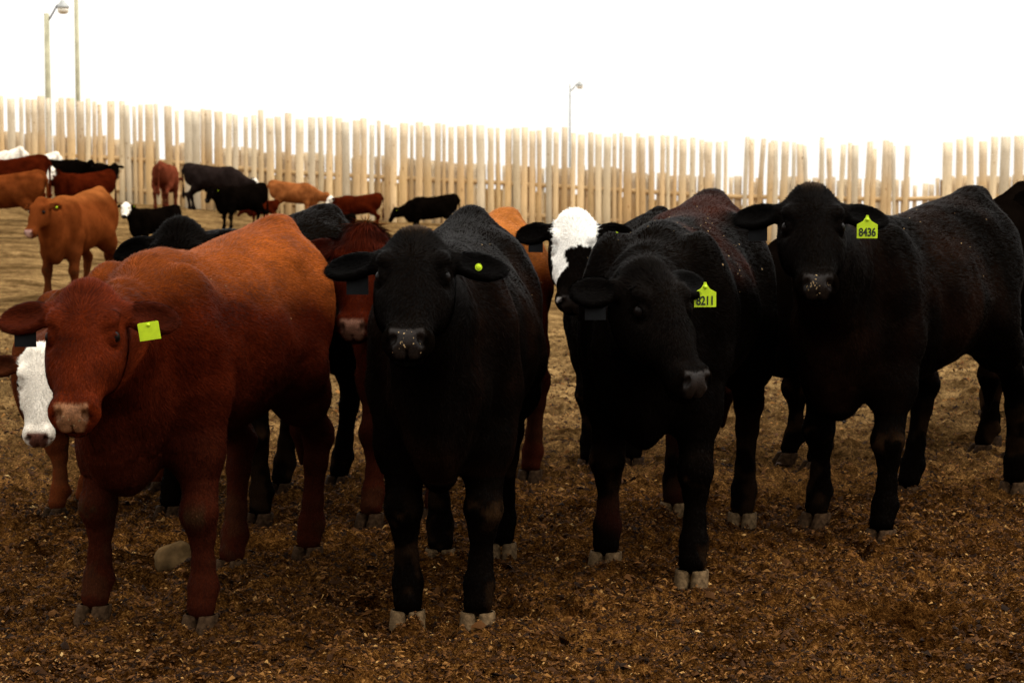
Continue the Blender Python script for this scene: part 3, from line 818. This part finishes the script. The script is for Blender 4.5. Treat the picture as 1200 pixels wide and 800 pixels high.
# ------------------------------------------------------------------ second row
loc, hd, hv = cow_from_hooves([(435, 612), (510, 606)], [(560, 565), (622, 560)], 0.99)
cowE, gE = make_cow('cow', 'red cow with a shaggy forelock and pink nose behind the front black cow', loc, hd, 0.99, h=.0105,
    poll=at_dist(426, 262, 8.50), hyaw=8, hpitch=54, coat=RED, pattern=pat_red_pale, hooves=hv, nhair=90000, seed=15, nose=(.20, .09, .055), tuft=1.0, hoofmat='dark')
loc, hd, hv = cow_from_hooves([(200, 603), (305, 612)], [(330, 576), (398, 567)], 1.0)
cowC, gC = make_cow('cow', 'black cow without ear tags looking over the back of the large red cow', loc, hd, 1.0, h=.0105,
    poll=at_dist(208, 258, 8.50), hyaw=5, hpitch=64, coat=BLACK, hooves=hv, nhair=80000, seed=16, hoofmat='dark', ear_droop=(.22, -.05))
loc, hd, hv = cow_from_hooves([(68, 604), (98, 592)], [(150, 575), (200, 580)], 0.78, heading=38)
cowB, gB = make_cow('calf', 'white-faced red calf with lowered head peering out beside the large red cow', loc, hd, 0.80, h=.0105,
    poll=at_dist(47, 406, 8.40), hyaw=-4, hpitch=66, hroll=0, coat=(.06, .014, .004), pattern=whiteface(5, width=.088), hooves=hv, nhair=80000, seed=17, nose=(.13, .05, .033), category='calf', hoofmat='dark', curly=.6)
loc, hd, hv = cow_from_hooves([(690, 547), (742, 545)], [(775, 530), (835, 530)], 0.95, heading=16)
cowG, gG = make_cow('cow', 'black cow with a white forehead blaze standing behind cow 8211', loc, hd, 0.96, h=.0105,
    poll=at_dist(673, 247, 9.6), hyaw=5, hpitch=58, coat=BLACK, pattern=pat_g, hooves=hv, nhair=50000, seed=18, hoofmat='dark',
    tags=[(1, 'button', None, (.0, 0)), (-1, 'dark', None, (-.01, 0))])
# side-on black cow between the two tagged ones and the off-frame neighbours
k1 = G(905, 549)
cowK, gK = make_cow('cow', 'black cow standing almost side-on behind cow 8436, only its back and legs showing', (1.98, 11.05, 0), 74, 1.0, h=.014,
    poll=np.array([.98, 10.55, 1.05]), hyaw=40, hpitch=65, coat=BLACK, nhair=0, seed=19, hoofmat='dark')
cowM, gM = make_cow('cow', 'black cow at the right edge behind cow 8436, cut off by the picture edge', (2.93, 12.2, 0), 12, 1.05, h=.014,
    poll=np.array([2.92, 11.15, 1.48]), hyaw=0, hpitch=58, coat=BLACK, nhair=0, seed=20, hoofmat='dark')
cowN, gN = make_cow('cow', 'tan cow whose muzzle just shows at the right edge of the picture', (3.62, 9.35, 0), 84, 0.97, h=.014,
    poll=np.array([2.72, 9.5, 1.12]), hyaw=80, hpitch=45, coat=TAN, pattern=pat_red_pale, nhair=0, seed=21, nose=(.35, .2, .12), hoofmat='dark')

# straw flecks caught on coats
def flecks(root, g, cx, cz, n, seed, spread=(.35, .22), up=.1):
    r = np.random.default_rng(seed); V, N = g['V'], g['N']
    w_ = np.exp(-((V[:, 0] - cx) / spread[0]) ** 2 - ((V[:, 2] - cz) / spread[1]) ** 2) * (N[:, 2] > up) ; w_ = w_ / w_.sum()
    idx = r.choice(len(V), n, p=w_); P = V[idx] + N[idx] * .006 + r.normal(0, .006, (n, 3)) * (1 - np.abs(N[idx])); Nn = N[idx]
    t = np.cross(Nn, r.normal(size=(n, 3))); t /= np.linalg.norm(t, axis=1, keepdims=True); b = np.cross(Nn, t)
    s = (.0015 + .0045 * r.random(n) ** 2)[:, None]; asp = (.3 + .5 * r.random(n))[:, None]
    VV = np.stack([P - t * s, P - b * s * asp, P + t * s, P + b * s * asp, P + Nn * s * .6], 1).reshape(-1, 3)
    base = np.arange(n)[:, None] * 5
    Ff = np.concatenate([base + np.array([[0, 1, 4]]), base + np.array([[1, 2, 4]]), base + np.array([[2, 3, 4]]), base + np.array([[3, 0, 4]])])
    link('straw', mesh_np('straw', VV, Ff, np.full(len(Ff), 3), M_STRAW, None, False), root, kind='stuff')
def nose_flecks(root, g, n, seed):
    c = g['nose']; r = np.random.default_rng(seed); V, N = g['V'], g['N']
    w_ = np.exp(-(np.linalg.norm(V - c, axis=1) / .026) ** 2); w_ /= w_.sum(); idx = r.choice(len(V), n, p=w_)
    P = V[idx] + N[idx] * .003 + r.normal(0, .004, (n, 3)) * (1 - np.abs(N[idx])); t = np.cross(N[idx], r.normal(size=(n, 3))); t /= np.linalg.norm(t, axis=1, keepdims=True); b = np.cross(N[idx], t); s = (.0015 + .003 * r.random(n))[:, None]
    VV = np.stack([P - t * s, P - b * s * .6, P + t * s, P + b * s * .6], 1).reshape(-1, 3)
    link('straw', mesh_np('straw', VV, np.arange(4 * n).reshape(-1, 4), np.full(n, 4), M_STRAW, None, False), root, kind='stuff')
nose_flecks(cowF, gF, 16, 8); nose_flecks(cowJ, gJ, 26, 9); nose_flecks(cowA, gA, 8, 10)
flecks(cowH, gH, .1, 1.3, 80, 1); flecks(cowJ, gJ, .0, 1.25, 24, 2); flecks(cowF, gF, -.1, 1.1, 12, 3, (.5, .3)); flecks(cowA, gA, .2, 1.1, 10, 4, (.5, .3))

# ------------------------------------------------------------------ the herd by the fence
HERD = 'cattle by the windbreak fence'
def far_cow(label, cx, foot, top, heading, coat=BLACK, pattern=None, head='mid', hyaw=None, seed=1, category='cow', tags=(), nose=None, name='cow', fat=1.0, side=0.0):
    p = G(cx, foot); s = FPX / p[1]
    size = (foot - top) / s / 1.36
    th = math.radians(heading); u = np.array([-math.sin(th), -math.cos(th), 0])
    fwd, z, pit = {'mid': (1.02, 1.26, 55), 'up': (.98, 1.45, 50), 'low': (1.15, .95, 60), 'graze': (1.15, .72, 55), 'back': (1.02, 1.22, 50)}[head]
    poll = p + u * (fwd - abs(side) * .4) * size + np.array([u[1], -u[0], 0]) * side * size + np.array([0, 0, z * size])
    return make_cow(name, label, p, heading, size, h=.021, poll=poll, hyaw=heading if hyaw is None else hyaw, hpitch=pit, coat=coat, pattern=pattern,
                    nhair=0, seed=seed, tags=tags, category=category, group=HERD, nose=nose, hoofmat='dark', fat=fat)
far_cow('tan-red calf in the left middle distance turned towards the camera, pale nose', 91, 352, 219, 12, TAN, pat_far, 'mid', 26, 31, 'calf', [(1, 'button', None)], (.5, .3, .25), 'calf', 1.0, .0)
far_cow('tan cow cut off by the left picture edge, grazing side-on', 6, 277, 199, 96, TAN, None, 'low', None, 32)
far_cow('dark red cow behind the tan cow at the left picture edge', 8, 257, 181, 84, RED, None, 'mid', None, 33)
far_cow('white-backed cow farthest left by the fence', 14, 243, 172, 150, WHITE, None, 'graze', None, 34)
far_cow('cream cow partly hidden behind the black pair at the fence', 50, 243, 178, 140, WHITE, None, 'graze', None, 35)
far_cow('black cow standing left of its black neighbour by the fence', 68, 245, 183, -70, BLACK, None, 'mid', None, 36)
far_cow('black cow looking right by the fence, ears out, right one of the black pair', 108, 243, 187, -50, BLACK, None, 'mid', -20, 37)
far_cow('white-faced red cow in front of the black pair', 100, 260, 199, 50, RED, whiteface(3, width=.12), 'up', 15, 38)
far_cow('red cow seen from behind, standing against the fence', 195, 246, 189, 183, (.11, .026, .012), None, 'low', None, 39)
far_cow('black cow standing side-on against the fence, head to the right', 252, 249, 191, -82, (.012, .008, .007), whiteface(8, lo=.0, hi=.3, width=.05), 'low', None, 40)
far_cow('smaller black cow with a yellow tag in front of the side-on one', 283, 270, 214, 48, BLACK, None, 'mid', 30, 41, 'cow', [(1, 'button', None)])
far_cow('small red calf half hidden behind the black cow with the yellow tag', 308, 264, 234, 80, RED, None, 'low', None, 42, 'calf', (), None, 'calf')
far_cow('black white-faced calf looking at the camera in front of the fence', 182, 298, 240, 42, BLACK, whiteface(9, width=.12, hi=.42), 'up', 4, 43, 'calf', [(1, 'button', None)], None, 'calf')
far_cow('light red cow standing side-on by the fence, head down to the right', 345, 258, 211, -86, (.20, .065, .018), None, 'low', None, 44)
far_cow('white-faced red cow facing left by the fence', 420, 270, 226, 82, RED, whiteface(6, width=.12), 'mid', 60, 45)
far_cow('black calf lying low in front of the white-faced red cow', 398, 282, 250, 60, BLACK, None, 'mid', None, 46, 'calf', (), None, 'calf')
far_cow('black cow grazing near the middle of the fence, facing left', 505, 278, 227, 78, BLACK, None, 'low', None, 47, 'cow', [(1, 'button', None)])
print('cattle', time.time() - T0)

# ------------------------------------------------------------------ windbreak fence
def wood_mat():
    m, t, p = new_mat('fence_board')
    tc = nd(t, 'ShaderNodeTexCoord'); at = nd(t, 'ShaderNodeAttribute', attribute_name='Col')
    mp = nd(t, 'ShaderNodeMapping'); mp.inputs['Scale'].default_value = (55, 55, 1.6)
    n = nd(t, 'ShaderNodeTexNoise', Scale=1.6, Detail=6.0, Roughness=.65); t.links.new(tc.outputs['Object'], mp.inputs[0]); t.links.new(mp.outputs[0], n.inputs['Vector'])
    r = ramp(t, [(.3, (.60, .54, .45)), (.48, (1, 1, 1)), (.75, (1.1, 1.1, 1.1))]); t.links.new(n.outputs[0], r.inputs[0])
    kn = nd(t, 'ShaderNodeTexVoronoi', Scale=2.3); mk = nd(t, 'ShaderNodeMapping'); mk.inputs['Scale'].default_value = (2.2, 2.2, .9)
    t.links.new(tc.outputs['Object'], mk.inputs[0]); t.links.new(mk.outputs[0], kn.inputs['Vector'])
    rk = ramp(t, [(.05, (.45, .32, .2)), (.13, (1, 1, 1))]); t.links.new(kn.outputs['Distance'], rk.inputs[0])
    cur = at.outputs['Color']
    for c in (r, rk):
        q = nd(t, 'ShaderNodeMix', data_type='RGBA', blend_type='MULTIPLY'); q.inputs[0].default_value = 1
        t.links.new(cur, q.inputs[6]); t.links.new(c.outputs[0], q.inputs[7]); cur = q.outputs[2]
    t.links.new(cur, p.inputs['Base Color']); p.inputs['Roughness'].default_value = .8; p.inputs['Specular IOR Level'].default_value = .2
    return m
M_WOOD = wood_mat()
FY = 69.0
def fence_pt(px, y=FY):
    x = (px - 600) / FPX * y; return x, float(terrain(x, y))
def boards(px0, px1, y, h_top, step, wmin, wmax, lean, seed, pal, z0=-.05, hj=.05, skip=0.0):
    r = np.random.default_rng(seed); V = []; Q = []; C = []; s = y / FPX
    px = px0
    while px < px1:
        wd = (wmin + (wmax - wmin) * r.random() ** 1.3); gap = step * (.35 + 1.1 * r.random() ** 1.5)
        if r.random() < .14: gap *= .1
        wpx = wd / s
        x, zb = fence_pt(px + wpx / 2, y)
        px += wpx + gap / s
        if r.random() < skip: continue
        top = h_top + r.normal(0, hj); ln = r.normal(0, lean) * top; yy = y + r.normal(0, .008); th = .022
        nseg = 7; c = np.array(pal[r.integers(len(pal))]) * (.70 + .4 * r.random()); b0 = len(V)
        wane = r.random() < .22
        for k in range(nseg + 1):
            f = k / nseg; z = zb + z0 + (top - z0) * f; cx = x + ln * f + math.sin(f * 3 + seed + px) * .006
            wl = wd / 2 * (1 + (r.normal(0, .07) if wane else r.normal(0, .02))); wr = wd / 2 * (1 + (r.normal(0, .07) if wane else r.normal(0, .02)))
            tw = 0.0
            for dx, dy in ((-wl, -th / 2), (wr, -th / 2 + tw), (wr, th / 2), (-wl, th / 2)): V.append((cx + dx, yy + dy, z))
            top_pale = sstep(.45, .85, f); c_ = c; cc = c * (1 - .35 * (1 - sstep(.0, .3, f))) * (1 - top_pale * .6) + np.array([.70, .62, .48]) * top_pale * .6  # board colour grows paler towards the top
            C += [cc] * 4
        for k in range(nseg):
            for i in range(4): Q.append((b0 + k * 4 + i, b0 + k * 4 + (i + 1) % 4, b0 + (k + 1) * 4 + (i + 1) % 4, b0 + (k + 1) * 4 + i))
        Q.append((b0 + nseg * 4, b0 + nseg * 4 + 1, b0 + nseg * 4 + 2, b0 + nseg * 4 + 3))
    return np.array(V), np.array(Q), np.array(C)
PAL = [(.74, .50, .25), (.78, .55, .29), (.70, .46, .21), (.78, .60, .36), (.60, .38, .17), (.70, .56, .37)]
def fence(name, label, spans, rail_px, posts):
    x, z = fence_pt((rail_px[0] + rail_px[1]) / 2)
    root = bpy.data.objects.new(name, None); COL.objects.link(root); root.location = (x, FY, z); root['label'] = label; root['category'] = 'fence'
    Mi = np.array([x, FY, z])
    def put(nm, V, Q, C): link(nm, quads(nm, V - Mi, Q, M_WOOD, C, smooth=False), root)
    for nm, V, Q, C in spans: put(nm, V, Q, C)
    for hz in (1.42, .42):
        pts = []; n_ = 40
        V = []; Q = []
        for i in range(n_ + 1):
            px = rail_px[0] + (rail_px[1] - rail_px[0]) * i / n_; xx, zz = fence_pt(px)
            for dy, dz in ((.02, -.07), (.065, -.07), (.065, .07), (.02, .07)): V.append((xx, FY + dy, zz + hz + dz))
        for i in range(n_):
            for k in range(4): Q.append((i * 4 + k, i * 4 + (k + 1) % 4, i * 4 + 4 + (k + 1) % 4, i * 4 + 4 + k))
        V = np.array(V); put('rail', V, np.array(Q), np.tile(np.array([.55, .36, .17]), (len(V), 1)))
    for px in posts:
        xx, zz = fence_pt(px); mb = MB(); mb.tube([(xx - x, .24, zz - z - .1), (xx - x, .24, zz - z + 2.0)], [.09, .08], 10)
        me = mb.mesh('post', M_WOOD); ca = me.color_attributes.new('Col', 'FLOAT_COLOR', 'POINT')
        ca.data.foreach_set('color', np.tile(np.array([.26, .17, .09, 1.]), len(me.vertices))); link('post', me, root)
    return root
tall = boards(-75, 850, FY, 3.20, .125, .11, .27, .006, 1, PAL, hj=.065)
tall2 = boards(868, 1058, FY, 3.22, .16, .12, .24, .028, 2, PAL, hj=.07)
short = boards(-75, 1058, FY + .085, 2.05, .035, .14, .26, .008, 3, PAL, hj=.05, skip=.06)
fence('windbreak_fence', 'long windbreak fence of tall weathered vertical boards across the pen', [('tall_boards',) + tall, ('tall_boards',) + tall2, ('short_boards',) + short], (-75, 1058), range(-60, 1058, 68))
low = boards(1058, 1102, FY + .15, 2.0, .10, .12, .2, .02, 5, PAL, hj=.12)
tall3 = boards(1103, 1290, FY, 3.30, .14, .14, .32, .015, 4, PAL, hj=.06)
short3 = boards(1103, 1290, FY + .15, 2.05, .06, .14, .26, .01, 6, PAL, hj=.05)
fence('windbreak_fence', 'shorter run of tall boards right of the low gap in the fence', [('short_boards',) + low, ('tall_boards',) + tall3, ('short_boards',) + short3], (1060, 1290), range(1105, 1290, 68))

# ------------------------------------------------------------------ lamps, pole, wires
def street_lamp(label, px, top_py, dist, r0, r1, arm_dx, arm_dz, pm, lamp_scale, wood=False, armr=.035):
    p = at_dist(px, top_py, dist); zg = float(terrain(p[0], dist))
    root = bpy.data.objects.new('street_lamp', None); COL.objects.link(root); root.location = (p[0], dist, zg); root['label'] = label; root['category'] = 'street lamp'
    H = p[2] - zg
    mb = MB(); mb.tube([(0, 0, -.2), (0, 0, H * .5), (0, 0, H)], [r0, (r0 + r1) / 2, r1], 12); link('pole', mb.mesh('pole', pm, True), root)
    mb = MB(); e = (arm_dx, 0, H - .1 + arm_dz)
    mb.tube([(0, 0, H - .35), (arm_dx * .35, 0, H - .3 + arm_dz * .5), (arm_dx * .8, 0, e[2] - .02), e], armr, 8)
    link('arm', mb.mesh('arm', M_ARM if wood else M_METAL, True), root)
    s = lamp_scale; hd_ = MB(); hd_.tube([(e[0] + .10 * s, 0, e[2] + .20 * s), (e[0] + .10 * s, 0, e[2] + .10 * s), (e[0] + .12 * s, 0, e[2] - .06 * s), (e[0] + .12 * s, 0, e[2] - .12 * s)], [.05 * s, .12 * s, .22 * s, .24 * s], 16)
    lh = link('lamp_head', hd_.mesh('lamp_head', M_METAL, True), root)
    g_ = MB(); g_.tube([(e[0] + .12 * s, 0, e[2] - .121 * s), (e[0] + .12 * s, 0, e[2] - .28 * s), (e[0] + .12 * s, 0, e[2] - .34 * s)], [.22 * s, .20 * s, .10 * s], 16)
    link('lens', g_.mesh('lens', M_GLASS, True), lh)
    return root
street_lamp('street lamp on a thick pale green-brown pole behind the fence at the far left', 54.5, 16, 80, .12, .10, .50, .42, M_POLE, 1.0, True)
street_lamp('taller street lamp pole beside it whose lamp is above the picture', 89, -14, 84, .10, .085, -.6, .25, M_POLE, 1.0, True)
street_lamp('thin grey steel street lamp far beyond the middle of the fence', 668, 99, 112, .055, .045, .42, .12, M_METAL, .75)
def wire(label, pts, r=.006):
    P = [at_dist(*p) for p in pts]; o = P[0]; mb = MB(); fine = []
    for i in range(len(P) - 1):
        for k in range(8): fine.append(P[i] + (P[i + 1] - P[i]) * k / 8 - o)
    fine.append(P[-1] - o); mb.tube(fine, r, 5)
    link('overhead_wire', mb.mesh('overhead_wire', M_WIRE, True), None, o, label=label, category='wire', group='overhead wires')
wire('faint overhead wire running left from the thick lamp pole', [(54, 17, 80), (20, 16, 81), (-60, 12, 84)])
wire('faint sagging wire looping to the thick lamp pole', [(48, 40, 80), (43, 30, 80), (35, 24, 80), (15, 23, 81), (-20, 29, 82)])
wire('faint overhead wire sloping down rightwards from the taller pole', [(91, 14, 84), (140, 32, 86), (190, 50, 88), (300, 82, 92), (420, 104, 96), (560, 114, 100), (668, 112, 112)])

# ------------------------------------------------------------------ rock on the ground
p = G(206, 664)
r = np.random.default_rng(5); F_ = Field((-.16, -.13, -.05), (.16, .13, .16), .008)
F_.ell((0, 0, .02), (.085, .07, .06), k=.02); F_.ell((-.03, 0, .03), (.045, .05, .05), k=.03); F_.ell((.02, .01, .055), (.04, .04, .045), k=.03)
V, Q = F_.mesh(); V = V + normals(V, Q) * (fbm(V, 18, 3, 2) * .008)[:, None]
link('rock', quads('rock', V, Q, M_ROCK), None, p, label='pale brown rock lying behind the front legs of the large red cow', category='rock')
print('total', time.time() - T0)
